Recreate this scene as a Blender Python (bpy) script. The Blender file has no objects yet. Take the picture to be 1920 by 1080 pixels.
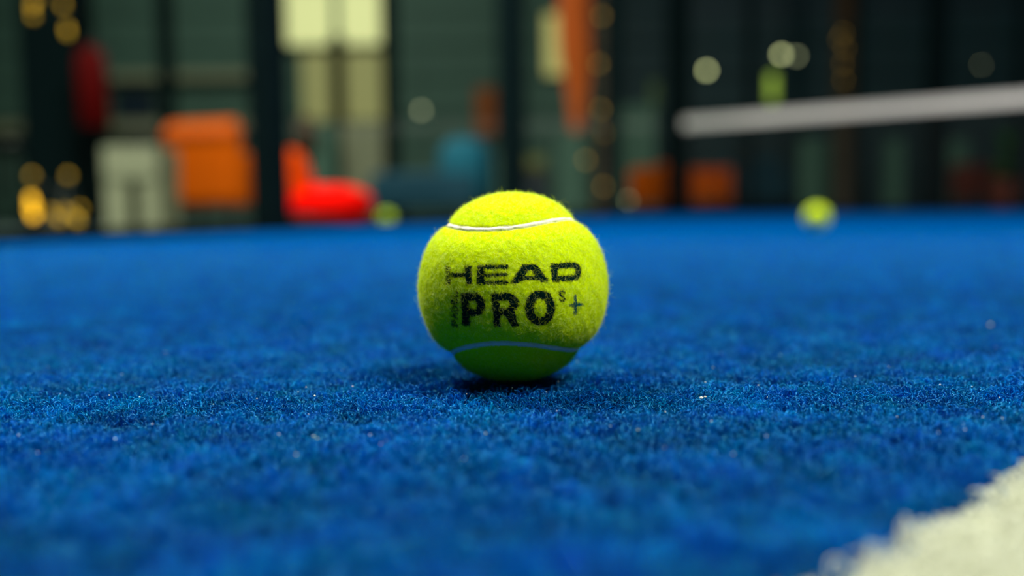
import bpy, bmesh, math, random
import numpy as np
from mathutils import Vector, Matrix

# ------------------------------------------------------------------ camera, world, lights, exposure
sc = bpy.context.scene
C = sc.collection
F = 1866.67                      # focal length in pixels of the 1920 px frame (35 mm lens)
PITCH, ROLL, CAM_H = math.radians(4.44), math.radians(0.72), 0.0595
cam_p = np.array([0.0, 0.0, CAM_H])
fw = np.array([0, math.cos(PITCH), -math.sin(PITCH)])
r0 = np.array([1.0, 0, 0]); u0 = np.cross(r0, fw)
rt = r0 * math.cos(ROLL) - u0 * math.sin(ROLL)
up = u0 * math.cos(ROLL) + r0 * math.sin(ROLL)
cd = bpy.data.cameras.new('camera'); cam = bpy.data.objects.new('camera', cd); C.objects.link(cam)
cam.matrix_world = Matrix(((rt[0], up[0], -fw[0], 0), (rt[1], up[1], -fw[1], 0), (rt[2], up[2], -fw[2], CAM_H), (0, 0, 0, 1)))
cd.lens = 35; cd.sensor_width = 36; cd.clip_start = 0.01; cd.clip_end = 200
cd.dof.use_dof = True; cd.dof.focus_distance = 0.317; cd.dof.aperture_fstop = 4.0
sc.camera = cam

world = bpy.data.worlds.new('hall_air'); sc.world = world; world.use_nodes = True
bg = world.node_tree.nodes['Background']
bg.inputs[0].default_value = (0.02, 0.26, 0.27, 1); bg.inputs[1].default_value = 0.09

def area(name, loc, target, size, power, color, spread=180):
    l = bpy.data.lights.new(name, 'AREA'); l.shape = 'RECTANGLE'; l.size = size[0]; l.size_y = size[1]
    l.energy = power; l.color = color; l.spread = math.radians(spread)
    o = bpy.data.objects.new(name, l); C.objects.link(o); o.location = loc
    d = Vector(target) - Vector(loc); o.rotation_euler = d.to_track_quat('-Z', 'Y').to_euler()
    return o
area('court_floodlight', (-2.4, 2.6, 5.6), (0, 0.4, 0), (2.6, 1.7), 790, (1.0, 0.97, 0.86))
area('court_floodlight', (3.1, -1.4, 5.6), (0, 0.4, 0), (2.6, 1.7), 640, (1.0, 0.97, 0.86))
area('lounge_fill_light', (-3.5, 8.5, 5.5), (-1.5, 9.5, 0), (2.5, 1.5), 210, (0.92, 0.95, 0.78))  # unseen fill light added above the lounge

sc.view_settings.view_transform = 'Standard'; sc.view_settings.look = 'None'
sc.view_settings.exposure = 0.0; sc.view_settings.gamma = 1.0
try: sc.view_settings.use_curve_mapping = False
except Exception: pass
sc.cycles.use_denoising = True
sc.cycles.max_bounces = 6; sc.cycles.diffuse_bounces = 3; sc.cycles.glossy_bounces = 2
sc.cycles.transmission_bounces = 4; sc.cycles.transparent_max_bounces = 12
sc.cycles.sample_clamp_indirect = 4
sc.cycles.use_adaptive_sampling = False
rng = np.random.default_rng(11); random.seed(5)

# ------------------------------------------------------------------ helpers
def ray(px, py): return fw + rt * ((px - 960) / F) - up * ((py - 540) / F)
def at(px, py, Y):
    d = ray(px, py); return Vector(cam_p + d * (Y / d[1]))
def on_floor(px, py, z=0.0):
    d = ray(px, py); return Vector(cam_p + d * ((z - CAM_H) / d[2]))
def project(p):
    v = p - cam_p; z = v @ fw
    return 960 + F * (v @ rt) / z, 540 - F * (v @ up) / z

def lin(r, g, b):
    return tuple(((c / 255) / 12.92 if c <= 10 else ((c / 255 + .055) / 1.055) ** 2.4) for c in (r, g, b)) + (1.0,)

def mat(name, col, rough=.6, metal=0, noise=0, scale=20, bump=0, emit=None, es=0, spec=.5, sheen=0):
    m = bpy.data.materials.new(name); m.use_nodes = True; nt = m.node_tree; N = nt.nodes
    p = N['Principled BSDF']
    p.inputs['Base Color'].default_value = col; p.inputs['Roughness'].default_value = rough
    p.inputs['Metallic'].default_value = metal; p.inputs['Specular IOR Level'].default_value = spec
    if sheen: p.inputs['Sheen Weight'].default_value = sheen
    if noise or bump:
        t = N.new('ShaderNodeTexNoise'); t.inputs['Scale'].default_value = scale; t.inputs['Detail'].default_value = 5
        co = N.new('ShaderNodeTexCoord'); nt.links.new(co.outputs['Object'], t.inputs['Vector'])
        if noise:
            r = N.new('ShaderNodeValToRGB')
            r.color_ramp.elements[0].position = .3; r.color_ramp.elements[1].position = .7
            r.color_ramp.elements[0].color = tuple(c * (1 - noise) for c in col[:3]) + (1,)
            r.color_ramp.elements[1].color = tuple(min(1, c * (1 + noise)) for c in col[:3]) + (1,)
            nt.links.new(t.outputs['Fac'], r.inputs['Fac']); nt.links.new(r.outputs['Color'], p.inputs['Base Color'])
        if bump:
            b = N.new('ShaderNodeBump'); b.inputs['Strength'].default_value = bump; b.inputs['Distance'].default_value = .01
            nt.links.new(t.outputs['Fac'], b.inputs['Height']); nt.links.new(b.outputs['Normal'], p.inputs['Normal'])
    if emit:
        p.inputs['Emission Color'].default_value = emit; p.inputs['Emission Strength'].default_value = es
    return m

def tag(o, label=None, cat=None, group=None, kind=None):
    if label: o['label'] = label
    if cat: o['category'] = cat
    if group: o['group'] = group
    if kind: o['kind'] = kind
    return o
def link(name, data, parent=None, m=None, loc=None):
    o = bpy.data.objects.new(name, data); C.objects.link(o)
    if parent: o.parent = parent
    if m: data.materials.append(m)
    if loc is not None: o.location = loc
    return o
def empty(name, loc=(0, 0, 0), rz=0):
    o = bpy.data.objects.new(name, None); C.objects.link(o); o.location = loc; o.rotation_euler.z = rz
    o.empty_display_size = .05; return o
def bobj(name, bm, m, parent=None, smooth=False, loc=None):
    me = bpy.data.meshes.new(name); bmesh.ops.recalc_face_normals(bm, faces=bm.faces); bm.to_mesh(me); bm.free()
    if smooth: me.polygons.foreach_set('use_smooth', [True] * len(me.polygons))
    return link(name, me, parent, m, loc)
def box(bm, c, s, bev=0, seg=2, rot=None):
    r = bmesh.ops.create_cube(bm, size=1); vs = r['verts']
    bmesh.ops.scale(bm, vec=s, verts=vs)
    if bev:
        es = list({e for v in vs for e in v.link_edges})
        g = bmesh.ops.bevel(bm, geom=vs + es, offset=bev, segments=seg, profile=.5, affect='EDGES')
        vs = list({v for f in g['faces'] for v in f.verts} | {v for v in vs if v.is_valid})
    if rot is not None: bmesh.ops.rotate(bm, cent=(0, 0, 0), matrix=rot, verts=vs)
    bmesh.ops.translate(bm, vec=c, verts=vs)
    return vs
def tube(bm, pts, rad, n=8):
    pts = [Vector(p) for p in pts]; rings = []
    for i, p in enumerate(pts):
        d = (pts[min(i + 1, len(pts) - 1)] - pts[max(i - 1, 0)]).normalized()
        a = d.orthogonal().normalized(); b = d.cross(a)
        if rings:                                   # keep the frame from spinning
            a = (prev - d * prev.dot(d)).normalized(); b = d.cross(a)
        prev = a; r = rad[i] if hasattr(rad, '__len__') else rad
        rings.append([bm.verts.new(p + (a * math.cos(k * 2 * math.pi / n) + b * math.sin(k * 2 * math.pi / n)) * r) for k in range(n)])
    for A, B in zip(rings, rings[1:]):
        for k in range(n): bm.faces.new((A[k], A[(k + 1) % n], B[(k + 1) % n], B[k]))
    bm.faces.new(rings[0][::-1]); bm.faces.new(rings[-1])
def lathe(bm, prof, n=20, c=(0, 0, 0)):
    rings = [[bm.verts.new((c[0] + r * math.cos(k * 2 * math.pi / n), c[1] + r * math.sin(k * 2 * math.pi / n), c[2] + z)) for k in range(n)] for r, z in prof]
    for A, B in zip(rings, rings[1:]):
        for k in range(n): bm.faces.new((A[k], A[(k + 1) % n], B[(k + 1) % n], B[k]))
    bm.faces.new(rings[0][::-1]); bm.faces.new(rings[-1])
def NB(): return bmesh.new()
def part_box(name, c, s, m, parent, bev=0, seg=2, rot=None, smooth=False):
    b = NB(); box(b, c, s, bev, seg, rot); return bobj(name, b, m, parent, smooth)
def copy_tree(o, parent=None):
    c = o.copy(); C.objects.link(c)
    if parent: c.parent = parent
    for ch in [x for x in C.objects if x.parent == o]: copy_tree(ch, c)
    return c

def noise2(x, y, seed, cell):
    g = np.random.default_rng(seed).random((256, 256))
    u = x / cell; v = y / cell; i = np.floor(u).astype(int); j = np.floor(v).astype(int)
    a = u - i; b = v - j; a = a * a * (3 - 2 * a); b = b * b * (3 - 2 * b)
    G = lambda p, q: g[p % 256, q % 256]
    return (G(i, j) * (1 - a) + G(i + 1, j) * a) * (1 - b) + (G(i, j + 1) * (1 - a) + G(i + 1, j + 1) * a) * b

def curves(name, P, R, attr, m, parent=None):
    """P (n, k, 3) strand points, R (n, k) radii, attr (n, 4) strand colour: one hair curves object."""
    n, k, _ = P.shape
    d = bpy.data.hair_curves.new(name); d.add_curves([k] * n)
    d.attributes['position'].data.foreach_set('vector', np.ascontiguousarray(P, dtype=np.float32).ravel())
    ra = d.attributes.get('radius') or d.attributes.new('radius', 'FLOAT', 'POINT')
    ra.data.foreach_set('value', np.ascontiguousarray(R, dtype=np.float32).ravel())
    ca = d.attributes.new('strand_color', 'FLOAT_COLOR', 'CURVE')
    ca.data.foreach_set('color', np.ascontiguousarray(attr, dtype=np.float32).ravel())
    return link(name, d, parent, m)

# ------------------------------------------------------------------ materials
def strand_mat(name, transl, rough=None, gloss=0.0):
    m = bpy.data.materials.new(name); m.use_nodes = True; nt = m.node_tree; N = nt.nodes; N.clear()
    out = N.new('ShaderNodeOutputMaterial'); at_ = N.new('ShaderNodeAttribute'); at_.attribute_name = 'strand_color'
    d = N.new('ShaderNodeBsdfDiffuse'); t = N.new('ShaderNodeBsdfTranslucent'); mx = N.new('ShaderNodeMixShader')
    mx.inputs[0].default_value = transl
    for s in (d, t): nt.links.new(at_.outputs['Color'], s.inputs['Color'])
    nt.links.new(d.outputs[0], mx.inputs[1]); nt.links.new(t.outputs[0], mx.inputs[2]); last = mx
    if gloss:
        g = N.new('ShaderNodeBsdfGlossy'); g.inputs['Roughness'].default_value = rough; g.inputs['Color'].default_value = (.12, .66, 1, 1)
        m2 = N.new('ShaderNodeMixShader'); m2.inputs[0].default_value = gloss
        nt.links.new(mx.outputs[0], m2.inputs[1]); nt.links.new(g.outputs[0], m2.inputs[2]); last = m2
    nt.links.new(last.outputs[0], out.inputs['Surface'])
    return m
M = {}
M['turf_fibre'] = strand_mat('turf_fibre', .15, .13, .055)
M['line_fibre'] = strand_mat('line_fibre', .3, .4, .03)
M['wool'] = strand_mat('wool', .45)
BLUE = (0.0, 0.082, 0.335)
M['turf_base'] = mat('turf_base', (0, .055, .225, 1), .95, noise=.25, scale=120, bump=.6, spec=0)
M['line_base'] = mat('line_base', lin(216, 218, 198), .95, noise=.05, scale=300, spec=.1)
M['hall_floor'] = mat('hall_floor', lin(62, 78, 70), .7, noise=.15, scale=3)
M['dark_steel'] = mat('dark_steel', (.003, .009, .010, 1), .8, noise=.2, scale=30, spec=.03)
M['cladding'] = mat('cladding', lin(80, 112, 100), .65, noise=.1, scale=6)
M['cladding_shaded'] = mat('cladding_shaded', lin(30, 58, 66), .65, noise=.15, scale=6)  # shaded copy of the cladding: unlit right part put into the colour
M['orange'] = mat('orange_fabric', lin(222, 94, 0), .85, noise=.08, scale=60, bump=.2, spec=.1)
M['red_lit_orange'] = mat('red_fabric_lit_orange', lin(240, 76, 0), .85, noise=.08, scale=60, bump=.2, spec=.05)  # red fabric with the orange light on the chair back put into its colour
M['red'] = mat('red_fabric', lin(255, 8, 0), .9, noise=.03, scale=60, bump=.1, spec=.05)
M['dark_red'] = mat('dark_red_paint', lin(88, 0, 0), .7, noise=.05, scale=20, spec=.1)
M['teal'] = mat('teal_fabric', lin(0, 96, 120), .85, noise=.1, scale=60, bump=.2)
M['teal_dark'] = mat('dark_teal_fabric', lin(0, 60, 80), .85, noise=.1, scale=60, bump=.2)
M['white_paint'] = mat('white_paint', lin(150, 150, 122), .6, noise=.04, scale=10)
M['pale_green'] = mat('pale_green_paint', lin(92, 128, 112), .6, noise=.08, scale=10)
M['black'] = mat('black_plastic', (.006, .008, .009, 1), .45, noise=.1, scale=20)
M['navy'] = mat('navy_plastic', lin(4, 34, 54), .5, noise=.1, scale=20)
M['wood'] = mat('dark_wood', lin(58, 40, 20), .6, noise=.3, scale=15)
M['net_tape'] = mat('net_tape', lin(246, 240, 236), .8, noise=.03, scale=60)
M['leaf'] = mat('leaf', lin(52, 120, 40), .6, noise=.3, scale=30)
M['rubber'] = mat('seam_rubber', lin(226, 222, 205), .75, noise=.06, scale=900, bump=.2)
M['sand'] = mat('sand', lin(222, 235, 215), .4, noise=.1, scale=3000)
M['window_glow'] = mat('window_glow', lin(220, 220, 170), .6, emit=lin(224, 220, 150), es=.85)
M['door_glow'] = mat('door_glow', lin(150, 150, 110), .6, emit=lin(150, 142, 84), es=.6)
M['poster_glow'] = mat('poster_glow', lin(150, 150, 110), .6, emit=lin(175, 165, 95), es=1.0)
M['amber'] = mat('amber_bulb', lin(250, 190, 40), .4, emit=(1.0, .46, .008, 1), es=3.2)
M['amber_dim'] = mat('dim_amber_bulb', lin(250, 190, 40), .4, emit=(1.0, .58, .14, 1), es=.8)
M['amber_mid'] = mat('soft_amber_bulb', lin(250, 190, 40), .4, emit=(1.0, .55, .01, 1), es=.36)
M['globe'] = mat('globe_lamp', lin(240, 240, 200), .4, emit=(1.0, 1.0, .46, 1), es=4.6)
M['globe_dim'] = mat('dim_globe_lamp', lin(240, 240, 200), .4, emit=(1.0, 1.0, .55, 1), es=1.4)
M['lime_glow'] = mat('lime_glow', lin(200, 230, 80), .4, emit=lin(160, 185, 70), es=.6)

g = bpy.data.materials.new('clear_glass'); g.use_nodes = True; nt = g.node_tree; nt.nodes.clear()
o_ = nt.nodes.new('ShaderNodeOutputMaterial'); tr = nt.nodes.new('ShaderNodeBsdfTransparent'); tr.inputs[0].default_value = (.93, .97, .95, 1)
gl = nt.nodes.new('ShaderNodeBsdfGlossy'); gl.inputs['Roughness'].default_value = .03
lw = nt.nodes.new('ShaderNodeLayerWeight'); lw.inputs[0].default_value = .5; mx = nt.nodes.new('ShaderNodeMixShader')
pw = nt.nodes.new('ShaderNodeMath'); pw.operation = 'POWER'; pw.inputs[1].default_value = 5; ma = nt.nodes.new('ShaderNodeMath'); ma.operation = 'MULTIPLY_ADD'
ma.inputs[1].default_value = .10; ma.inputs[2].default_value = .015
nt.links.new(lw.outputs['Facing'], pw.inputs[0]); nt.links.new(pw.outputs[0], ma.inputs[0])
nt.links.new(ma.outputs[0], mx.inputs[0]); nt.links.new(tr.outputs[0], mx.inputs[1]); nt.links.new(gl.outputs[0], mx.inputs[2]); nt.links.new(mx.outputs[0], o_.inputs[0])
M['glass'] = g

# ------------------------------------------------------------------ setting: floor, court line, turf
B0, B1 = Vector((-1.16, 2.23)), Vector((1.95, 11.2))          # side of the court, seen running away to the right
bdir = (B1 - B0).normalized()
def bx(y): return B0.x + (y - B0.y) * (B1.x - B0.x) / (B1.y - B0.y)
def floor_z(y): return float(np.interp(y, [.5, 1.45], [-.0062, -.0012]))
far_slope = -.10
ys = [-3, -1, 0, .1, .3, .5, .8, 1.1, 1.45, 2, 3, 4, 6, 8, 10, 10.6, 11, 11.2]
bm = NB(); prev = None
for y in ys:
    xr = 9.0 if y <= 11.2 + far_slope * 7.05 else 1.95 + (11.2 - y) / -far_slope
    xl = bx(y); xr = max(xr, xl + .001)
    row = [bm.verts.new((xl + (xr - xl) * k / 12, y, floor_z(y))) for k in range(13)]
    if prev:
        for k in range(12): bm.faces.new((prev[k], prev[k + 1], row[k + 1], row[k]))
    prev = row
fl = tag(bobj('floor', bm, M['turf_base']), 'blue artificial turf backing of the court', kind='structure')
bm = NB(); box(bm, (0, 6, -.07), (30, 26, .1)); tag(bobj('floor_hall', bm, M['hall_floor']), 'dull grey green hall floor beyond the court', kind='structure')

E0, E1 = on_floor(1535, 1080), on_floor(1925, 868)            # visible edge of the white line
ed = (E1 - E0).to_2d().normalized(); en = Vector((ed.y, -ed.x))   # en points into the line
def line_dist(x, y): return (x - E0.x) * en.x + (y - E0.y) * en.y
bm = NB()
q = [E0.to_2d() + ed * a + en * b for a, b in ((-1.2, .001), (2.6, .001), (2.6, .05), (-1.2, .05))]
v = [bm.verts.new((p.x, p.y, z)) for z in (-.0061, -.0048) for p in q]
for f in ((0, 1, 2, 3), (4, 5, 6, 7), (0, 1, 5, 4), (1, 2, 6, 5), (2, 3, 7, 6), (3, 0, 4, 7)): bm.faces.new([v[i] for i in f])
line = bobj('court_line', bm, M['line_base'])
tag(line, 'white court line of turf crossing the near corner of the blue court', 'court line')

def strands(n_per_mm2, y0, y1, width, seed):
    r = np.random.default_rng(seed)
    hw = .53 * y1 * 1.12 + .15
    n = int(n_per_mm2 * (2 * hw) * (y1 - y0) * 1e6)
    x = r.uniform(-hw, hw, n); y = r.uniform(y0, y1, n)
    keep = np.abs(x) < .53 * y * 1.1 + .012 + np.clip(r.exponential(.05, n), 0, .3)
    if y1 > 1.4: keep &= r.random(n) < np.clip((1.95 - y) / .9, 0, 1)
    keep &= ~(x < np.interp(y, [B0.y, B1.y], [B0.x, B1.x]))
    x, y = x[keep], y[keep]; n = len(x)
    c1 = noise2(x, y, 61, .0026); c2 = noise2(x, y, 62, .0065); c3 = noise2(x, y, 77, .016)
    clump = np.clip((c1 * .45 + c2 * .38 + c3 * .17 - .5) * 1.9 + .5, 0, 1)
    k = 8; t = np.linspace(0, 1, k)[None, :]
    H = (.0028 + .0038 * clump + r.normal(0, .0007, n))[:, None]
    L = r.uniform(.0022, .0062, n)[:, None]
    th = r.uniform(0, 2 * np.pi, n)[:, None]
    zb = np.interp(y, [.5, 1.45], [-.0062, -.0012])[:, None] - .0002
    H = np.where(zb > -.005, H * np.clip((-zb) / .0062 + .1, .25, 1), H)
    sp = (r.uniform(1.2, 5.5, n) * np.where(r.random(n) < .5, -1, 1))[:, None]      # sideways coil
    ang = th + sp * t
    out = .75 + .25 * t
    dx = np.cumsum(np.cos(ang) * out, 1) * L / 6; dy = np.cumsum(np.sin(ang) * out, 1) * L / 6
    kink = r.uniform(0, 6.28, n)[:, None]
    z = zb + H * (1 - (1 - np.minimum(t * 1.5, 1)) ** 1.7) + .0006 * np.sin(t * r.uniform(3, 8, n)[:, None] + kink) * t - .0016 * np.maximum(t - .6, 0) * r.uniform(0, 2.5, n)[:, None]
    # keep fibres out of the ball's underside
    P = np.stack([x[:, None] + dx, y[:, None] + dy, z], -1)
    bc = np.array([.0004, .351, .0328]); v_ = P - bc; rr = np.linalg.norm(v_, axis=-1)
    inside = rr < .0332
    P[..., 2] = np.where(inside, np.minimum(P[..., 2], bc[2] - np.sqrt(np.maximum(.0333 ** 2 - v_[..., 0] ** 2 - v_[..., 1] ** 2, 0))), P[..., 2])
    R = width * r.uniform(.6, 1.2, n)[:, None] * (1 - .55 * t ** 2)
    wdist = line_dist(x, y) + (noise2(x, y, 9, .0035) - .5) * .0028
    white = (wdist > 0) & (wdist < .05)
    br = np.clip(r.normal(1, .22, n), .45, 1.7) * (.38 + .62 * c2 + .60 * c3)
    col = np.zeros((n, 4)); col[:, 3] = 1
    col[:, 1] = BLUE[1] * br * r.uniform(.7, 1.35, n) * (.65 + .75 * noise2(x, y, 63, .009)); col[:, 2] = np.clip(BLUE[2] * br, 0, .95)
    w = lin(216, 218, 198)
    wb = np.clip(r.normal(1, .04, n), .8, 1.08)
    for c in range(3): col[white, c] = w[c] * wb[white]
    return P, R, col, white
bands = [(.62, .085, .25, .00024, 1), (.80, .25, .46, .00023, 2), (.36, .46, .8, .00033, 3), (.11, .8, 1.95, .00058, 4)]
res = [strands(*b) for b in bands]
P = np.concatenate([a[0] for a in res]); R = np.concatenate([a[1] for a in res]); Cc = np.concatenate([a[2] for a in res]); W = np.concatenate([a[3] for a in res])
print('turf strands', len(P), 'white', int(W.sum()))
pile = curves('turf_pile', P[~W], R[~W], Cc[~W], M['turf_fibre'])
tag(pile, 'short curly blue turf pile around the front ball', 'turf', kind='stuff')
PW = P[W].copy(); PW[..., 2] += .0006
wp = curves('line_pile', PW, R[W] * 1.15, Cc[W], M['line_fibre'], line); wp['kind'] = 'stuff'

# grains of sand lying in the turf
bm = NB()
gr = [(1315, 746, .0007), (1322, 744, .0005), (1857, 609, .0009), (960, 728, .0003), (262, 744, .0003), (1012, 470, .0008), (590, 742, .0004), (1480, 700, .0004), (1440, 745, .0004)]
for i in range(60): gr.append((random.uniform(0, 1920), random.uniform(650, 860), random.choice((.0002, .00025, .0003))))
for px, py, r_ in gr:
    p = on_floor(px, py, -.0002)
    bmesh.ops.create_icosphere(bm, subdivisions=1, radius=r_, matrix=Matrix.Translation(p) @ Matrix.Diagonal((1, .8, .7, 1)))
tag(bobj('sand_grains', bm, M['sand']), 'pale grains of sand scattered in the blue turf', 'sand', kind='stuff')

# ------------------------------------------------------------------ the ball
RB = .0328; BC = Vector((.0004, .351, .0326))
def rotm(a, b, g_):
    ca, sa, cb, sb, cg, sg = math.cos(a), math.sin(a), math.cos(b), math.sin(b), math.cos(g_), math.sin(g_)
    return np.array([[1, 0, 0], [0, ca, -sa], [0, sa, ca]]) @ np.array([[cg, 0, sg], [0, 1, 0], [-sg, 0, cg]]) @ np.array([[cb, -sb, 0], [sb, cb, 0], [0, 0, 1]])
RM = rotm(-.0938, -.2273, -.0221); SA = .797
t_ = np.linspace(0, 2 * np.pi, 721)[:-1]; sb_ = 1 - SA
sx = SA * np.cos(t_) + sb_ * np.cos(3 * t_); sy = SA * np.sin(t_) - sb_ * np.sin(3 * t_); sz = 2 * math.sqrt(SA * sb_) * np.sin(2 * t_)
SEAM = np.stack([(sx - sy) / 2 ** .5, -sz, (sx + sy) / 2 ** .5], -1) @ RM.T     # unit curve on the ball
SEAM /= np.linalg.norm(SEAM, axis=1)[:, None]
def seam_dist(U):
    out = np.empty(len(U), np.float32); S = SEAM.T.astype(np.float32)
    for i in range(0, len(U), 20000): out[i:i + 20000] = (U[i:i + 20000].astype(np.float32) @ S).max(1)
    return np.arccos(np.clip(out, -1, 1)) * RB

# printing, traced in picture pixels, then carried to the felt
def T1(p): return [(820 + x / 7.2, 480 + y / 7.2) for x, y in p]
def T2(p): return [(940 + x / 7.2, 480 + y / 7.2) for x, y in p]
def ell(cx, cy, rx, ry, n=28, e=.9): return [(cx + rx * math.copysign(abs(math.cos(a)) ** e, math.cos(a)), cy + ry * math.copysign(abs(math.sin(a)) ** e, math.sin(a))) for a in [k * 2 * math.pi / n for k in range(n)]]
ADD, SUB = [], []
ADD.append(T1([(120, 148), (188, 146), (192, 230), (378, 226), (376, 150), (400, 136), (472, 134), (470, 385), (400, 396), (380, 290), (192, 292), (185, 392), (122, 392)]))
ADD.append(T1([(545, 132), (958, 120), (958, 178), (640, 188), (640, 236), (930, 222), (964, 255), (930, 280), (640, 286), (640, 334), (940, 322), (968, 352), (950, 382), (530, 388), (536, 240)]))
ADD.append(T2([(118, 368), (285, 116), (470, 114), (645, 350), (545, 356), (500, 322), (275, 335), (210, 378)])); SUB.append(T2([(305, 275), (395, 178), (455, 272)]))
ADD.append(T2([(655, 104), (760, 106), (830, 95), (980, 88), (1045, 118), (1070, 190), (1063, 270), (1030, 322), (960, 342), (840, 346), (685, 350), (665, 250)])); SUB.append(T2([(755, 182), (975, 165), (990, 190), (988, 235), (960, 262), (850, 266), (760, 272)]))
ADD.append(T1([(325, 500), (540, 495), (612, 540), (652, 612), (652, 720), (612, 780), (540, 806), (450, 812), (450, 938), (345, 938), (335, 700)])); SUB.append(T1([(432, 612), (510, 600), (543, 650), (520, 708), (437, 706)]))
ADD.append(T1([(725, 500), (940, 495), (1032, 515), (1096, 590), (1096, 690), (1045, 755), (1070, 850), (1106, 945), (1010, 952), (960, 880), (915, 802), (852, 800), (855, 956), (765, 950), (745, 720)])); SUB.append(T1([(842, 607), (950, 602), (978, 650), (950, 700), (846, 703)]))
ADD.append(T2(ell(518, 700, 200, 236))); SUB.append(T2(ell(520, 703, 80, 126)))
STROKE = [(T2([(845, 495), (815, 472), (778, 490), (785, 530), (830, 550), (850, 578), (835, 602), (800, 606), (785, 588)]), 2.0, 1)]
def G(pts, y0):     # small letters standing on their side, read from bottom to top
    return T1([(275 - 68 * (1 - v), y0 - 68 * u) for u, v in pts])
# (u along the word, v downwards 0 top .. 1 baseline)
small = {'P': [[(0, 1), (0, 0), (.8, 0), (.9, .25), (.8, .5), (0, .5)]], 'A': [[(0, 1), (.5, 0), (1, 1)], [(.2, .65), (.8, .65)]],
         'D': [[(0, 0), (0, 1), (.6, 1), (.95, .7), (.95, .3), (.6, 0), (0, 0)]], 'E': [[(.9, 0), (0, 0), (0, 1), (.9, 1)], [(0, .5), (.8, .5)]], 'L': [[(0, 0), (0, 1), (.9, 1)]]}
for ch, y0 in zip('PADEL', (935, 838, 740, 640, 540)):
    for s in small[ch]: STROKE.append((G(s, y0), 1.8, .9))
PLUS = [(T2([(995, 548), (993, 772)]), 3.0, 1), (T2([(924, 668), (1080, 652)]), 2.9, 1)]
def in_poly(x, y, poly):
    c = np.zeros(len(x), bool); n = len(poly)
    for i in range(n):
        x0, y0 = poly[i]; x1, y1 = poly[i - 1]
        m_ = ((y0 > y) != (y1 > y)) & (x < (x1 - x0) * (y - y0) / (y1 - y0 + 1e-12) + x0); c ^= m_
    return c
def near_line(x, y, pts, w):
    out = np.zeros(len(x), bool)
    for (x0, y0), (x1, y1) in zip(pts, pts[1:]):
        L2 = (x1 - x0) ** 2 + (y1 - y0) ** 2 + 1e-9; t = np.clip(((x - x0) * (x1 - x0) + (y - y0) * (y1 - y0)) / L2, 0, 1)
        out |= (x - x0 - t * (x1 - x0)) ** 2 + (y - y0 - t * (y1 - y0)) ** 2 < w * w
    return out
def ink(U, r=RB):
    """0 bare felt, 1 black print, 2 teal print for unit directions U"""
    Pw = U * r + np.array(BC); k = np.zeros(len(U), int)
    front = ((cam_p - Pw) * U).sum(1) > 0
    x, y = project(Pw); x = np.where(front, x, -1e4)
    box_ = (x > 825) & (x < 1100) & (y > 485) & (y < 625)
    idx = np.where(box_)[0]; x, y = x[idx], y[idx]
    wob = np.random.default_rng(3).normal(0, .55, (2, len(x))); x = x + wob[0]; y = y + wob[1]
    a = np.zeros(len(x), bool)
    for p in ADD: a |= in_poly(x, y, p)
    for p in SUB: a &= ~in_poly(x, y, p)
    fade = np.random.default_rng(4).random(len(x))
    a &= ~((x < 849) & (y < 540) & (fade < .32))                # worn left edge of the H
    for s, w, pr in STROKE: a |= near_line(x, y, s, w) & (fade < pr)
    kk = a.astype(int)
    for s, w, pr in PLUS: kk[near_line(x, y, s, w)] = 2
    k[idx] = kk
    return k
YEL = np.array([.69, .87, .006]); INK = np.array([.003, .021, .017]); TEALINK = np.array([0, .085, .10])

def sphere_grid(n):
    a = np.tan(np.linspace(-math.pi / 4, math.pi / 4, n + 1)); u, v = np.meshgrid(a, a, indexing='ij'); o = np.ones_like(u)
    V, Fc = [], []
    for s, ax in ((1, 0), (-1, 0), (1, 1), (-1, 1), (1, 2), (-1, 2)):
        p = [None] * 3; p[ax] = o * s; p[(ax + 1) % 3] = u * s; p[(ax + 2) % 3] = v
        base = len(V) * (n + 1) ** 2; V.append(np.stack(p, -1).reshape(-1, 3))
        i, j = np.meshgrid(np.arange(n), np.arange(n), indexing='ij'); a0 = base + i * (n + 1) + j
        Fc.append(np.stack([a0, a0 + n + 1, a0 + n + 2, a0 + 1], -1).reshape(-1, 4))
    V = np.concatenate(V); V /= np.linalg.norm(V, axis=1)[:, None]
    return V, np.concatenate(Fc)
def prof(d, wob):       # felt radius by distance from the seam: rounded shoulders down into the joint
    return RB + .0001 + .0002 - .0013 * np.exp(-(d / .0052) ** 2) - .0006 * np.exp(-(d / .0011) ** 4) + wob
def felt_wob(U): return (noise2(U[:, 0] + 3 * U[:, 1] + 9, U[:, 2] + 2 * U[:, 1] + 9, 21, .045) - .5) * .00012 + (noise2(U[:, 0] * 2 + U[:, 2] + 9, U[:, 1] + U[:, 2] + 9, 22, .13) - .5) * .00025
U, Fq = sphere_grid(150)
ds = seam_dist(U); rad = prof(ds, felt_wob(U))
me = bpy.data.meshes.new('felt_cover'); me.vertices.add(len(U)); me.vertices.foreach_set('co', (U * rad[:, None]).astype(np.float32).ravel())
me.loops.add(len(Fq) * 4); me.loops.foreach_set('vertex_index', Fq.ravel().astype(np.int32))
me.polygons.add(len(Fq)); me.polygons.foreach_set('loop_start', np.arange(0, len(Fq) * 4, 4, dtype=np.int32))
me.update(calc_edges=True); me.validate()
me.polygons.foreach_set('use_smooth', [True] * len(me.polygons))
kind = ink(U); colv = np.ones((len(U), 4)); colv[:, :3] = YEL * .95
colv[kind == 1, :3] = INK; colv[kind == 2, :3] = TEALINK
colv[ds < .0010, :3] = lin(226, 222, 205)[:3]
ca = me.color_attributes.new('strand_color', 'FLOAT_COLOR', 'POINT'); ca.data.foreach_set('color', colv.astype(np.float32).ravel())
ball = empty('tennis_ball', BC)
tag(ball, 'large fuzzy yellow ball with black lettering, in focus at the centre', 'ball', 'yellow balls on the court')
M['felt'] = strand_mat('felt', .0)
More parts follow.
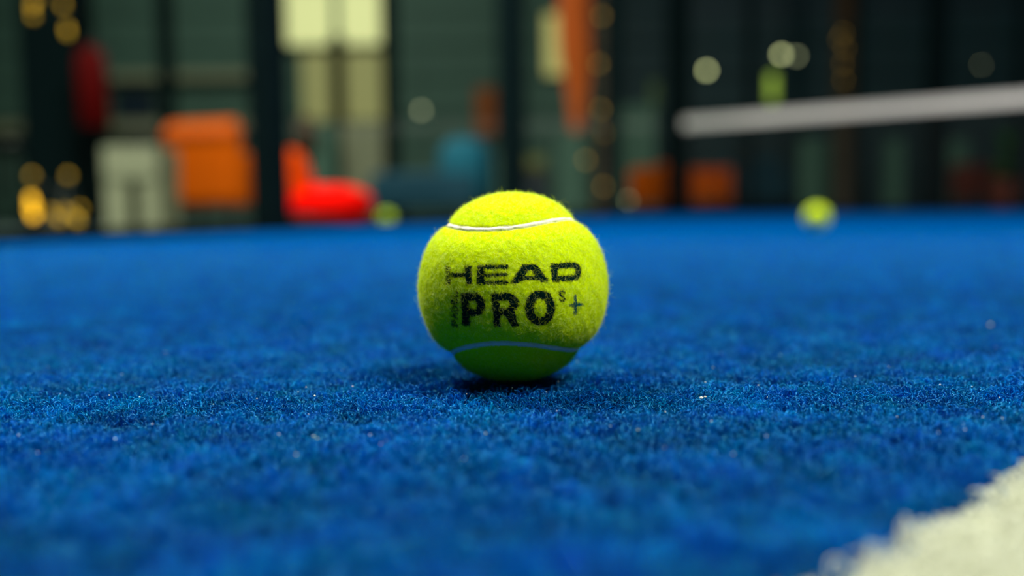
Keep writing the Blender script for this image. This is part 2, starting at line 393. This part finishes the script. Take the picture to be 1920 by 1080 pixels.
link('felt_cover', me, ball, M['felt'])
# seam: a raised strip of pale rubber set in the joint
bm = NB(); n = len(SEAM); rows = []
for i in range(n):
    p = Vector(SEAM[i]); d = (Vector(SEAM[(i + 1) % n]) - Vector(SEAM[i - 1])).normalized(); s = p.cross(d).normalized()
    w1 = .0007 + .00035 * math.sin(i * .31) * math.sin(i * .083 + 1) + random.uniform(-.00006, .00006)
    w2 = .0007 + .00035 * math.sin(i * .43 + 2) * math.sin(i * .061) + random.uniform(-.00006, .00006)
    rows.append([bm.verts.new((p + s * (k / RB)).normalized() * rr) for k, rr in ((-w1, RB - .0018), (-w1 * .9, RB - .00098), (0, RB - .00085), (w2 * .9, RB - .00098), (w2, RB - .0018))])
for i in range(n):
    for k in range(4): bm.faces.new((rows[i][k], rows[i][k + 1], rows[(i + 1) % n][k + 1], rows[(i + 1) % n][k]))
tag(bobj('seam', bm, M['rubber'], ball, True), 'pale rubber seam curving round the ball')
# fuzz
def fuzz(n, lmin, lmax, lift, rad_, seed, k=5, bright=1.0):
    r = np.random.default_rng(seed); U = r.normal(0, 1, (n, 3)); U /= np.linalg.norm(U, axis=1)[:, None]
    d = seam_dist(U); keep = d > .0009 + (noise2(U[:, 0] + 5, U[:, 1] + 2 * U[:, 2] + 5, 90, .06) - .45) * .0012 + r.uniform(-.0002, .0003, n); U = U[keep]; d = d[keep]; n = len(U)
    T = np.cross(U, r.normal(0, 1, (n, 3))); T /= np.linalg.norm(T, axis=1)[:, None]; S = np.cross(U, T)
    Ln = r.uniform(lmin, lmax, n) ; near = np.clip(d / .003, .35, 1); Ln *= near
    lf = np.abs(r.normal(lift, lift * .5, n)) * near; cu = r.uniform(-3.2, 3.2, n); t = np.linspace(0, 1, k)[None, :]
    a = cu[:, None] * t
    st = Ln[:, None] / (k - 1)
    fx = np.cumsum(np.cos(a), 1) * st - st; fy = np.cumsum(np.sin(a), 1) * st
    h = np.sin(t * (1.2 + r.random((n, 1)) * 1.3)) * lf[:, None]
    base = prof(d, felt_wob(U))[:, None] - .00008
    P = U[:, None, :] * (base + h)[..., None] + T[:, None, :] * fx[..., None] + S[:, None, :] * fy[..., None]
    rr = np.linalg.norm(P, axis=-1, keepdims=True)
    P = P / rr * (base + h)[..., None]                          # stay on the felt while creeping sideways
    Rr = rad_ * r.uniform(.6, 1.2, n)[:, None] * (1 - .6 * t)
    kk = ink(U); br = r.normal(1, .2, n) * bright
    col = np.ones((n, 4)); col[:, :3] = YEL * br[:, None]
    pale = r.random(n) < (.12 if lift < .0003 else .35); col[pale, 0] = .85; col[pale, 1] = .92; col[pale, 2] = .3  # pale strands put the wool's sheen and rim glow into the colour
    loose = r.random(n) < .10
    col[(kk == 1) & ~loose, :3] = INK; col[(kk == 2) & ~loose, :3] = TEALINK
    col[:, :3] = np.clip(col[:, :3], 0, .95)
    return P, Rr, col
fz = [fuzz(110000, .0006, .0018, .00022, .000032, 31), fuzz(24000, .0012, .0030, .0005, .000022, 32, bright=1.05), fuzz(20000, .0007, .0016, .00075, .000022, 34, bright=1.05), fuzz(800, .0016, .0036, .0017, .000020, 33)]
fo = curves('felt_fuzz', np.concatenate([f[0] for f in fz]), np.concatenate([f[1] for f in fz]), np.concatenate([f[2] for f in fz]), M['wool'], ball)
fo['kind'] = 'stuff'
# two more balls out on the court
b2 = copy_tree(ball); z2 = .0315
Y2 = 2.75; p2 = at(1532, 401, Y2); b2.location = (p2.x, Y2, z2); b2.rotation_euler = (2.6, .5, 1.9)
b2['label'] = 'small blurred yellow ball on the far blue turf, right of the front ball'
b3 = copy_tree(ball); p3 = at(725, 410, 4.3); b3.location = (p3.x, 4.3, .0325); b3.rotation_euler = (.9, 2.2, .4)
b3['label'] = 'faintest yellow ball at the far court edge beside the red lounge chair'

# ------------------------------------------------------------------ court enclosure
fence = empty('court_enclosure', (B0.x, B0.y, 0))
tag(fence, 'dark steel posts and clear glass panels fencing the far edge of the court', 'fence')
def along(px):      # point of the side boundary seen in picture column px
    d = ray(px, 400); k = d[0] / d[1]      # x = k*y
    m_ = (B1.x - B0.x) / (B1.y - B0.y); y = (B0.x - m_ * B0.y) / (k - m_)
    return Vector((k * y, y, 0))
ang = math.atan2(bdir.y, bdir.x)
def fpart(name, c, s, m, rz, parent=fence, bev=0):
    b = NB(); box(b, (0, 0, 0), s, bev); o = bobj(name, b, m, parent)
    o.location = (c[0] - B0.x, c[1] - B0.y, c[2]); o.rotation_euler.z = rz; return o
posts = [(509, .095), (962, .13), (1150, .11), (1262, .12)]
pp = [along(px) for px, w in posts]
first = pp[0] - Vector((bdir.x, bdir.y, 0)) * 2.4
allp = [first] + pp + [Vector((B1.x, B1.y, 0))]
ws = [.1] + [w for _, w in posts] + [.1]
for p, w in zip(allp, ws): fpart('post', (p.x, p.y, 1.99), (w, w, 4.0), M['dark_steel'], ang, bev=.006)
def far(px):
    d = ray(px, 400); k = d[0] / d[1]; y = (B1.y - far_slope * B1.x) / (1 - far_slope * k); return Vector((k * y, y, 0))
fa = math.atan(far_slope); farp = [far(px) for px in (1405, 1605, 1752, 1905)] + [Vector((8.6, 11.2 + far_slope * 6.65, 0))]
for p, w in zip(farp, (.09, .06, .2, .08, .12)): fpart('post', (p.x, p.y, 1.99), (w, w, 4.0), M['dark_steel'], fa, bev=.006)
def span(a, b, rz):
    c = (a + b) / 2; L = (b - a).length
    fpart('glass_panel', (c.x, c.y, 1.06), (L - .06, .012, 2.06), M['glass'], rz)
    fpart('base_rail', (c.x, c.y, .012), (L, .05, .03), M['dark_steel'], rz)
    fpart('top_rail', (c.x, c.y, 3.9), (L, .05, .06), M['dark_steel'], rz)
for a, b in zip(allp, allp[1:]): span(a, b, ang)
fs = [allp[-1]] + farp
for a, b in zip(fs, fs[1:]): span(a, b, fa)

# ------------------------------------------------------------------ net
def p_at(px, py, Y): return at(px, py, Y)
NA, NBp = p_at(1282, 232, 10.2), p_at(1920, 184, 8.3)
nd = (NBp - NA); N2 = NA + nd * 1.75; N2.z = NBp.z - .01
net = empty('court_net', (NA.x, NA.y, 0)); tag(net, 'court net with a white top band and dark netting, raised at right', 'net')
def rel(p): return Vector(p) - Vector((NA.x, NA.y, 0))
bm = NB(); pts = [rel(NA), rel(NBp), rel(N2)]; hh = .05; tt = .012
nrm = Vector((-nd.y, nd.x, 0)).normalized()
for a, b in zip(pts, pts[1:]):
    v = [bm.verts.new(p + Vector((0, 0, dz)) + nrm * s) for p in (a, b) for dz, s in ((-hh, -tt), (-hh, tt), (hh, tt), (hh, -tt))]
    for f in ((0, 1, 5, 4), (1, 2, 6, 5), (2, 3, 7, 6), (3, 0, 4, 7), (0, 1, 2, 3), (4, 5, 6, 7)): bm.faces.new([v[i] for i in f])
tag(bobj('top_band', bm, M['net_tape'], net), 'white band along the top of the net')
bm = NB()
for a, b, n in ((pts[0], pts[1], 60), (pts[1], pts[2], 45)):
    for i in range(n):
        p = a.lerp(b, i / n); box(bm, (p.x, p.y, p.z / 2), (.003, .003, p.z - .06))
    for j in range(1, 18):
        f = j / 18.5; A_, B_ = a.copy(), b.copy(); A_.z *= f; B_.z *= f; tube(bm, [A_, B_], .0015, 4)
nt_ = bobj('netting', bm, M['black'], net); nt_['kind'] = 'stuff'
for nm, p in (('net_post', pts[0]), ('net_post', pts[2])):
    bm = NB(); q = p - nd.normalized() * (.06 if p is pts[0] else -.06)
    lathe(bm, [(.045, 0), (.045, p.z + .04), (.03, p.z + .06)], 14, (q.x, q.y, 0)); bobj(nm, bm, M['dark_steel'], net, True)

# ------------------------------------------------------------------ hall walls
WY = 15.0
def wall(name, x0, x1, m, y=WY, z1=7.0):
    o = part_box(name, ((x0 + x1) / 2, y + .1, z1 / 2), (x1 - x0, .2, z1), m, None); o['kind'] = 'structure'; return o
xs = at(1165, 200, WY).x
wl = wall('wall_back', -12, xs, M['cladding']); wr = wall('wall_back_right', xs, 14, M['cladding_shaded'])
for k in range(14):         # horizontal cladding boards with recessed joints
    z = .25 + k * .5
    for w_, a, b, m in ((wl, -12, xs, M['cladding']), (wr, xs, 14, M['cladding_shaded'])):
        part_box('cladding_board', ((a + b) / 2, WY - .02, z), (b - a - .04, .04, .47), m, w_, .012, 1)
for nm, x, m in (('wall_left', -12, M['cladding']), ('wall_right', 14, M['cladding_shaded'])):
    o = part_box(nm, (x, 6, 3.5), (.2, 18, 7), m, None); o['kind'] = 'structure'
def rect(px0, py0, px1, py1, Y):
    a = at(px0, py0, Y); b = at(px1, py1, Y); return (a.x + b.x) / 2, (a.z + b.z) / 2, abs(b.x - a.x), abs(a.z - b.z)
# big lit window over a frosted glass door
x, z, w, h = rect(528, -120, 722, 92, WY - .1)
win = empty('window_1', (x, WY - .1, z)); tag(win, 'tall pale yellow lit window in the back wall', kind='structure')
part_box('window_frame', (0, .03, -h / 2), (w + .12, .06, .08), M['dark_steel'], win)
for s in (-1, 1): part_box('window_frame', (s * (w / 2 + .03), .03, 0), (.06, .06, h), M['dark_steel'], win)
part_box('mullion', (.03, -.04, 0), (.1, .06, h), M['pale_green'], win)
for s in (-1, 1): part_box('pane', (s * w / 4, .02, .03), (w / 2 - .06, .02, h - .1), M['window_glow'], win)
x, z, w, h = rect(560, 96, 722, 225, WY - .1)
dr = empty('door_1', (x, WY - .1, z)); tag(dr, 'frosted pane below the lit window, faintly glowing', kind='structure')
for s in (-1, 1): part_box('pane', (s * w / 4, .02, 0), (w / 2 - .06, .02, h), M['door_glow'], dr)
part_box('mullion', (-.05, -.05, -.3), (.2, .06, h + 1), M['dark_steel'], dr)
# ledges on the left wall catching light
for i, (py, x0, x1) in enumerate(((142, 190, 480), (236, -60, 470))):
    x, z, w, h = rect(x0, py - 7, x1, py + 7, WY - .3)
    o = part_box('trim_%d' % (i + 1), (x, WY - .17, z), (w, .3, h), M['white_paint'], None, .01); tag(o, 'pale ledge along the back wall', kind='structure')

# ------------------------------------------------------------------ lounge furniture
FZ = -.018          # hall floor level
def armchair(name, label, cat, loc, rz, w, d, hb, hs, m, group=None, m_seat=None, leg=.14, m_back=None, bt=.17):
    t = empty(name, loc, rz); tag(t, label, cat, group)
    a = .13 * w / .75
    part_box('seat', (0, .03, (leg + hs) / 2), (w - 2 * a + .01, d - .06, hs - leg), m_seat or m, t, .05, 4, smooth=True)
    part_box('backrest', (0, -d / 2 + .005 + bt / 2, (leg + hb) / 2), (w * .96, bt, hb - leg), m_back or m, t, .07 if bt < .3 else .15, 4, rot=None, smooth=True)
    for s in (-1, 1):
        part_box('armrest', (s * (w / 2 - a / 2), .04, (leg + hs + .17) / 2), (a, d - .04, hs + .17 - leg), m, t, .045, 4, smooth=True)
        for y in (-1, 1):
            b = NB(); tube(b, [(s * (w / 2 - .09), y * (d / 2 - .09), leg + .02), (s * (w / 2 - .06), y * (d / 2 - .06), 0)], [.022, .014], 8)
            bobj('leg', b, M['black'], t, True)
    return t
p = at(404, 300, 7.4)
armchair('armchair', 'orange upholstered armchair turned away, left of the thick dark post', 'armchair', (p.x - .01, 7.4, FZ), math.radians(-20), .64, .42, .75, .35, M['orange'], 'orange armchairs in the lounge')
roll = part_box('head_cushion', (.0, -.145, .67), (.60, .19, .12), M['orange'], [o for o in C.objects if o.name.startswith('armchair')][-1], .05, 4, rot=Matrix.Rotation(math.radians(38), 3, 'X'), smooth=True)
p = at(818, 320, 7.6)
armchair('armchair', 'dark teal armchair in profile, behind the front ball at left', 'armchair', (p.x, 7.6, FZ), math.radians(80), .60, .84, .62, .20, M['teal_dark'], m_back=M['teal'], leg=.10, bt=.36)
for px, Y, rz, lb, w in ((1226, 12.6, 95, 'narrow orange armchair seen edge on, left of the net post', .5), (1320, 13.0, 180, 'orange armchair facing the court under the net band', .62)):
    p = at(px, 330, Y); armchair('armchair', lb, 'armchair', (p.x, Y, FZ), math.radians(rz), w, .5 if rz == 95 else .6, .66 if rz == 95 else .6,   .42, M['orange'], 'orange armchairs in the lounge')
p = at(1432, 330, 13.6)
armchair('sofa', 'dark teal two seat sofa beyond the net, by the wall', 'sofa', (p.x, 14.1, FZ), math.radians(180), .85, .6, .8, .42, M['teal_dark'])
# low red lounge chair: soft seat lobe and an upright back coloured as if lit orange
def lobe(name, parent, c, s, m, rot=0, label=None):
    b = NB(); bmesh.ops.create_uvsphere(b, u_segments=28, v_segments=18, radius=1)
    for v in b.verts:
        v.co.x = math.copysign(abs(v.co.x) ** .8, v.co.x) * s[0]; v.co.y = math.copysign(abs(v.co.y) ** .8, v.co.y) * s[1]; v.co.z = math.copysign(abs(v.co.z) ** .75, v.co.z) * s[2]
    bmesh.ops.rotate(b, cent=(0, 0, 0), matrix=Matrix.Rotation(rot, 3, 'Y'), verts=b.verts[:])
    bmesh.ops.translate(b, vec=c, verts=b.verts[:]); o = bobj(name, b, m, parent, True)
    if label: o['label'] = label
    return o
Y = 5.3; p = at(612, 400, Y)
t = empty('lounge_chair', (p.x, Y, FZ)); tag(t, 'low soft lounge chair with bright red seat and back coloured as if lit orange, right of the thick post', 'chair')
lobe('seat', t, (.02, 0, .115), (.225, .24, .105), M['red'], label='bright red padded seat')
lobe('backrest', t, (-.17, .03, .24), (.085, .22, .18), M['red_lit_orange'], rot=-.18, label='upright backrest with orange light in its colour')
lobe('base', t, (-.02, 0, .045), (.2, .22, .04), M['black'])
# white side table with a gap
Y = 4.9; x, z, w, h = rect(190, 275, 298, 430, Y)
t = empty('side_table', (x, Y + .17, FZ)); tag(t, 'pale square side table with panel legs, left of the orange armchair', 'table')
H_ = at(240, 275, Y).z - FZ
part_box('table_top', (0, 0, H_ - .08), (w, .34, .16), M['white_paint'], t, .008)
part_box('leg', (-w * .29, 0, (H_ - .16) / 2), (w * .42, .32, H_ - .16), M['white_paint'], t, .004)
part_box('leg', (w * .33, 0, (H_ - .16) / 2), (w * .34, .32, H_ - .16), M['white_paint'], t, .004)
# fire extinguisher on the wide dark pillar
Y = 7.0
x, z, w, h = rect(141, 86, 206, 240, Y)
t = empty('fire_extinguisher', (x, Y, z - h / 2)); tag(t, 'dark red fire extinguisher on its stand against the wide dark pillar', 'extinguisher')
b = NB(); lathe(b, [(w * .42, 0), (w * .5, .01), (w * .5, h * .82), (w * .42, h * .9), (w * .2, h * .96), (w * .12, h)], 20); bobj('cylinder', b, M['dark_red'], t, True)
b = NB(); box(b, (0, 0, h + .015), (w * .3, .03, .03), .004); box(b, (.03, 0, h + .04), (w * .6, .02, .012), .003); bobj('valve', b, M['black'], t)
b = NB(); tube(b, [(.02, -.01, h + .01), (w * .45, -.02, h * .95), (w * .56, -.02, h * .6), (w * .54, -.02, h * .3)], .011, 8); bobj('hose', b, M['black'], t, True)
b = NB(); zb = -(z - h / 2 - FZ); box(b, (0, .07, (zb + h * .8) / 2), (.05, .03, h * .8 - zb), .004); box(b, (0, 0, zb + .012), (.24, .2, .024), .006); box(b, (0, 0, -.01), (w * .9, .16, .02), .004)
bobj('stand', b, M['dark_steel'], t)
x, z, w, h = rect(58, 100, 168, 300, 7.5)
t = empty('hall_pillar', (x, 7.5, FZ)); tag(t, 'wide near black square pillar behind the amber bulbs at left', 'pillar')
part_box('shaft', (0, 0, 2.5), (w, w, 5), M['dark_steel'], t, .015); part_box('plinth', (0, 0, .08), (w + .06, w + .06, .16), M['dark_steel'], t, .01)
for px, lb in ((315, 'slim dark square column behind the orange armchair'), (733, 'slim dark square column right of the lit window')):
    x, z, w, h = rect(px - 17, 100, px + 17, 300, 9.6)
    t = empty('hall_column', (x, 9.6, FZ)); tag(t, lb, 'column', kind='structure')
    part_box('shaft', (0, 0, 2.5), (w, w, 5), M['dark_steel'], t, .015); part_box('plinth', (0, 0, .06), (w + .05, w + .05, .12), M['dark_steel'], t, .01)
# wall screen, orange wall sign, pale poster, black speaker box, bin
x, z, w, h = rect(214, 168, 292, 262, WY - .2)
t = empty('wall_screen', (x, WY - .15, z)); tag(t, 'dark navy wall screen right of the red extinguisher', 'screen')
part_box('bezel', (0, 0, 0), (w, .08, h), M['black'], t, .01); part_box('screen_glass', (0, -.045, 0), (w - .08, .01, h - .08), M['navy'], t)
x, z, w, h = rect(890, 162, 929, 252, WY - .3)
t = empty('wall_sign', (x, WY - .12, z)); tag(t, 'small brown orange wall sign above the teal armchair', 'sign')
part_box('sign_board', (0, 0, 0), (w, .05, h), mat('brown_orange', lin(170, 84, 16), .7, noise=.1), t, .008); part_box('bracket', (0, .04, 0), (w * .6, .04, h * .5), M['black'], t)
x, z, w, h = rect(1022, 22, 1066, 138, WY - .3)
t = empty('light_panel', (x, WY - .12, z)); tag(t, 'pale yellow lit wall panel left of the tall orange banner', 'light panel')
part_box('frame', (0, .02, 0), (w + .06, .05, h + .06), M['dark_steel'], t, .008); part_box('diffuser', (0, -.015, 0), (w, .03, h), M['poster_glow'], t)
# feather banner
Y = 9.6; a = at(1085, -60, Y); lo = at(1086, 245, Y)
t = empty('feather_banner', (lo.x, Y, FZ)); tag(t, 'tall orange feather banner hanging between the two middle posts', 'banner')
H1 = a.z; h0 = lo.z; b = NB(); N_ = 18; prev = None
for i in range(N_ + 1):
    f = i / N_; z = h0 + (H1 - h0) * f; w = .05 + .10 * min(1, f * 2.2); cx = -.03 + .015 * math.sin(f * 7)
    row = [b.verts.new((cx + s * w + .0, .012 * math.sin(f * 9 + s) + y_, z - FZ)) for s, y_ in ((-1, 0), (0, .02), (1, 0), (1, .006), (0, .026), (-1, .006))]
    if prev:
        for k in range(6): b.faces.new((prev[k], prev[(k + 1) % 6], row[(k + 1) % 6], row[k]))
    prev = row
banner_m = mat('orange_banner', lin(214, 92, 0), .8, noise=.05, scale=10, emit=lin(230, 90, 0), es=.0)
bobj('flag', b, banner_m, t, True)
b = NB(); tube(b, [(.13, 0, 0), (.13, 0, H1 - FZ)], [.014, .01], 8); bobj('pole', b, M['dark_steel'], t, True)
b = NB(); lathe(b, [(.2, 0), (.2, .02), (.05, .05)], 20, (.13, 0, 0)); bobj('base', b, M['black'], t, True)
# black box (speaker) with pale items on top
Y = 9.0; x, z, w, h = rect(968, 318, 1030, 390, Y)
t = empty('speaker_box', (x, Y, FZ)); tag(t, 'black floor speaker directly behind the top of the front ball', 'speaker')
Hs = z + h / 2 - FZ
part_box('cabinet', (0, 0, Hs / 2), (w, .3, Hs), M['black'], t, .012); b = NB(); lathe(b, [(w * .34, 0), (w * .3, .01), (w * .1, .0)], 20)
o = bobj('speaker_cone', b, M['navy'], t, True); o.rotation_euler = (math.pi / 2, 0, 0); o.location = (0, -.152, Hs * .45)
t = empty('folded_towel', (x, Y, z + h / 2)); tag(t, 'pale olive folded towel on the black floor speaker', 'towel')
for k in range(3): part_box('fold', (.01 * k - .02, 0, .02 + k * .035), (w * .8, .22, .033), mat('olive_towel', lin(120, 120, 66), .9, noise=.1, scale=80), t, .014, 3, smooth=True)
# pale door leaf and pillars along the right of the hall
def slab(px0, py0, px1, py1, Y, m, name, label, cat, group=None):
    x, z, w, h = rect(px0, py0, px1, py1, Y); top = z + h / 2
    t = empty(name, (x, Y, FZ)); tag(t, label, cat, group)
    part_box('panel', (0, 0, (top - FZ) / 2 + .03), (w, .06, top - FZ - .06), m, t, .01)
    part_box('foot', (0, 0, .02), (w * 1.1, .3, .04), M['dark_steel'], t, .005); return t
slab(1163, 198, 1228, 300, 13.8, M['pale_green'], 'display_board', 'pale grey green display board behind the narrow orange armchair', 'board')
slab(1045, 250, 1092, 395, 12.5, M['pale_green'], 'display_board', 'dull green display board below the orange banner', 'board')
slab(928, 290, 950, 395, 11.5, M['pale_green'], 'display_board', 'slim grey green board just left of the central dark post', 'board')
for a_, b_, lb in ((1500, 1553, 'wide pale green upright board left of the brown pillar'), (1660, 1690, 'slim pale green upright board left of the darkest far post'), (1780, 1812, 'slim pale green upright board right of the darkest far post')):
    slab(a_, 262, b_, 395, 13.2, M['pale_green'], 'upright_board', lb, 'board', 'pale upright boards beyond the net')
slab(560, 235, 632, 380, 12.5, M['pale_green'], 'partition', 'dim green partition under the lit window', 'partition')
slab(640, 232, 722, 330, 12.8, M['white_paint'], 'partition', 'grey partition with pale top between thick post and teal armchair', 'partition')
# standing lamp silhouette left of the window
Y = 8.5; p = at(574, 262, Y)
t = empty('floor_lamp', (p.x, Y, FZ)); tag(t, 'brown shaded floor lamp behind the red lounge chair', 'lamp')
b = NB(); tube(b, [(0, 0, .02), (0, 0, p.z)], .02, 10); bobj('pole', b, M['black'], t, True)
b = NB(); lathe(b, [(.14, 0), (.14, .02), (.02, .03)], 20); bobj('base', b, M['black'], t, True)
b = NB(); lathe(b, [(.11, p.z - .1), (.07, p.z + .2)], 20); bobj('lamp_shade', b, mat('brown_shade', lin(70, 46, 26), .8, noise=.1), t, True)
# decorated pillars
def pillar(px, wpx, Y, label, bulbs, m, r_b, grp):
    a = at(px - wpx / 2, 380, Y); b_ = at(px + wpx / 2, 380, Y); r = (b_.x - a.x) / 2; cx = (a.x + b_.x) / 2
    t = empty('pillar', (cx, Y, FZ)); tag(t, label, 'pillar', grp)
    b = NB(); lathe(b, [(r * 1.25, 0), (r * 1.25, .1), (r, .14), (r, 4.2)], 18); bobj('shaft', b, M['wood'], t, True)
    s = empty('string_lights', (cx, Y, FZ)); tag(s, 'string of tiny bulbs wound round the ' + grp_name, 'string lights')
    pts = [(math.cos(k * .5) * (r + .012), math.sin(k * .5) * (r + .012), .3 + k * 3.2 / 80) for k in range(81)]
    b = NB(); tube(b, pts, .004, 5); bobj('cable', b, M['black'], s)
    return t, s, r
def bulb_mesh(r):
    b = NB(); bmesh.ops.create_uvsphere(b, u_segments=12, v_segments=8, radius=r)
    for v in b.verts: v.co.z *= 1.15
    me = bpy.data.meshes.new('bulb'); b.to_mesh(me); b.free(); me.polygons.foreach_set('use_smooth', [True] * len(me.polygons)); return me
def add_bulbs(parent, spots, Y, r, m):
    me = bulb_mesh(r); me.materials.append(m)
    for px, py, *dy in spots:
        y = Y + (dy[0] if dy else 0); p = at(px, py, y); o = bpy.data.objects.new('bulb', me); C.objects.link(o); o.parent = parent
        o.location = p - parent.location
grp_name = 'brown pillar right of the orange banner'
t, s, r = pillar(1136, 40, 10.2, 'dark brown pillar wound with tiny bulbs, right of the orange banner', 0, M['wood'], .02, 'decorated pillars')
add_bulbs(s, [(1140, 300), (1098, 300), (1134, 250), (1128, 30), (1142, 75), (1122, 120), (1138, 165), (1126, 205), (1132, 350)], 10.2 - r - .03, .022, M['amber_dim'])
grp_name = 'far brown pillar beyond the net'
t, s, r = pillar(1581, 40, 12.4, 'far brown pillar standing beyond the net', 0, M['wood'], .02, 'decorated pillars')
add_bulbs(s, [(1580, 62), (1584, 90), (1574, 74), (1580, 120), (1582, 150)], 12.4 - r - .03, .015, M['amber_dim'])
# fairy lights in front of the wide pillar: a garland above and a bundle on the ground
Y = 3.4; px_ = at(100, 400, Y).x
s = empty('string_lights', (px_, Y, 0)); tag(s, 'string of amber bulbs hanging high in front of the wide pillar', 'string lights')
add_bulbs(s, [(62, 30), (60, 12), (127, 62), (118, 10), (126, 54), (66, 4)], Y + .9, .012, M['amber_mid'])
b = NB(); ptc = [at(px, py, Y + .9) - s.location for px, py in ((60, -40), (66, 4), (60, 12), (62, 30), (118, 10), (126, 54), (127, 62), (150, -40))]; tube(b, ptc, .003, 5); bobj('cable', b, M['black'], s)
s = empty('string_lights', (px_, Y, 0)); tag(s, 'bundle of bright amber bulbs low in front of the wide pillar', 'string lights')
lows = [(58, 372, .7), (62, 384, .9), (58, 392, .8), (66, 398, .75), (60, 380, .6), (62, 404, .5)]
dims = [(98, 398, .7), (104, 405, .9), (120, 396, .6), (132, 400, .8), (140, 408, .5), (150, 392, .9), (128, 330, .9), (112, 412, .5), (146, 414, .4), (60, 330, .9)]
add_bulbs(s, lows, Y, .012, M['amber']); add_bulbs(s, dims, Y, .012, M['amber_mid'])
b = NB(); tube(b, [at(q[0], q[1], Y + q[2]) - s.location for q in lows + dims], .003, 5); bobj('cable', b, M['black'], s)
b = NB(); x, z, w, h = rect(40, 415, 160, 425, Y + .6)
# dark planter carrying the bundle
c = at(100, 420, Y + .65)
t = empty('planter', (c.x, Y + .65, FZ)); tag(t, 'low dark planter under the bundle of amber bulbs', 'planter')
b = NB(); lathe(b, [(.085, 0), (.10, .02), (.11, .055), (.095, .06), (.09, .045)], 24); bobj('pot', b, M['black'], t, True)
# globe lamps
def globe(px, py, Y, r, m, label, drop=True):
    p = at(px, py, Y); t = empty('pendant_lamp', p); tag(t, label, 'lamp', 'globe lamps in the hall')
    b = NB(); bmesh.ops.create_uvsphere(b, u_segments=20, v_segments=14, radius=r); bobj('globe', b, m, t, True)
    b = NB(); tube(b, [(0, 0, r * .9), (0, 0, 4.5 - p.z)], .004, 6); bobj('cord', b, M['black'], t)
    b = NB(); lathe(b, [(r * .5, r * .85), (r * .4, r * 1.3), (r * .1, r * 1.4)], 14); bobj('cap', b, M['black'], t, True)
globe(1325, 132, 12.0, .030, M['globe'], 'round glowing globe lamp above the left end of the net')
globe(1465, 102, 12.0, .030, M['globe'], 'brighter of the two touching globe lamps above the net')
globe(1493, 105, 12.6, .030, M['globe_dim'], 'dimmer of the two touching globe lamps above the net')
globe(790, 207, 12.0, .030, M['globe_dim'], 'pale globe lamp above the teal armchair')
globe(1840, 122, 13.0, .015, M['globe_dim'], 'faintest globe lamp, near the right edge above the net')
globe(1178, 375, 12.2, .022, M['globe_dim'], 'low globe lamp near the floor by the narrow orange armchair')
x, z, w, h = rect(1440, 140, 1456, 192, 13.0)
t = empty('tube_lamp', (x, 13.0, z)); tag(t, 'lime green glowing tube lamp below the bright globe lamps', 'lamp')
b = NB(); lathe(b, [(w / 2, -h / 2), (w / 2, h / 2)], 14); bobj('tube', b, M['lime_glow'], t, True)
b = NB(); lathe(b, [(w * .4, h / 2), (w * .4, h / 2 + .05)], 12); tube(b, [(0, 0, h / 2), (0, 0, 4.4 - z)], .004, 6); bobj('cord', b, M['black'], t)
# plants at the right
def plant(px, Y, label, hz, seed):
    r = random.Random(seed); p = at(px, 385, Y); t = empty('potted_plant', (p.x, Y, FZ)); tag(t, label, 'plant')
    b = NB(); lathe(b, [(.16, 0), (.2, .02), (.24, .36), (.22, .38), (.2, .34)], 22); bobj('pot', b, mat('terracotta', lin(120, 44, 24), .8, noise=.1), t, True)
    b = NB(); tube(b, [(0, 0, .3), (.02, .01, hz)], [.02, .01], 8); bobj('stem', b, M['wood'], t, True)
    for k in range(26):
        a = r.uniform(0, 6.28); z = r.uniform(.38, hz); L = r.uniform(.16, .3); e = r.uniform(-.2, .8); w = .05
        b = NB(); d = Vector((math.cos(a), math.sin(a), e)).normalized(); s = Vector((-d.y, d.x, 0)).normalized(); n_ = d.cross(s)
        q = [Vector((0, 0, z)) + d * L * f + n_ * (.06 * f * f) for f in (0, .3, .65, 1)]; ww = (.006, w, w * .8, .004)
        vs = [(b.verts.new(c + s * w_), b.verts.new(c - n_ * .008), b.verts.new(c - s * w_)) for c, w_ in zip(q, ww)]
        for A_, B_ in zip(vs, vs[1:]):
            b.faces.new((A_[0], A_[1], B_[1], B_[0])); b.faces.new((A_[1], A_[2], B_[2], B_[1]))
        bobj('leaf', b, M['leaf'], t, True)
    return t
plant(1888, 11.9, 'leafy green plant in a rusty red pot at the right edge', .8, 3)
Y = 12.0; x, z, w, h = rect(1852, 312, 1925, 392, Y)
p = at(1825, 385, 12.6)
armchair('armchair', 'dim rusty red armchair beside the potted plant at right', 'armchair', (p.x, 12.6, FZ), math.radians(170), .5, .5, .6, .4, mat('rust_fabric', lin(120, 40, 20), .85, noise=.1))
# dark stools/boxes that break up the lounge floor
for px, Y, w, h, lb in ((22, 9.2, .35, .75, 'dark bar stool at the left edge behind the amber bulbs'), (1395, 12.8, .3, .7, 'dark bar stool beside the teal sofa')):
    p = at(px, 380, Y); t = empty('bar_stool', (p.x, Y, FZ)); tag(t, lb, 'stool')
    b = NB(); lathe(b, [(w * .4, h - .08), (w * .5, h - .05), (w * .5, h), (w * .4, h + .03)], 20); bobj('seat', b, M['black'], t, True)
    for k in range(4):
        a = k * math.pi / 2 + .785; b = NB(); tube(b, [(math.cos(a) * w * .3, math.sin(a) * w * .3, h - .06), (math.cos(a) * w * .5, math.sin(a) * w * .5, 0)], .014, 8); bobj('leg', b, M['black'], t, True)
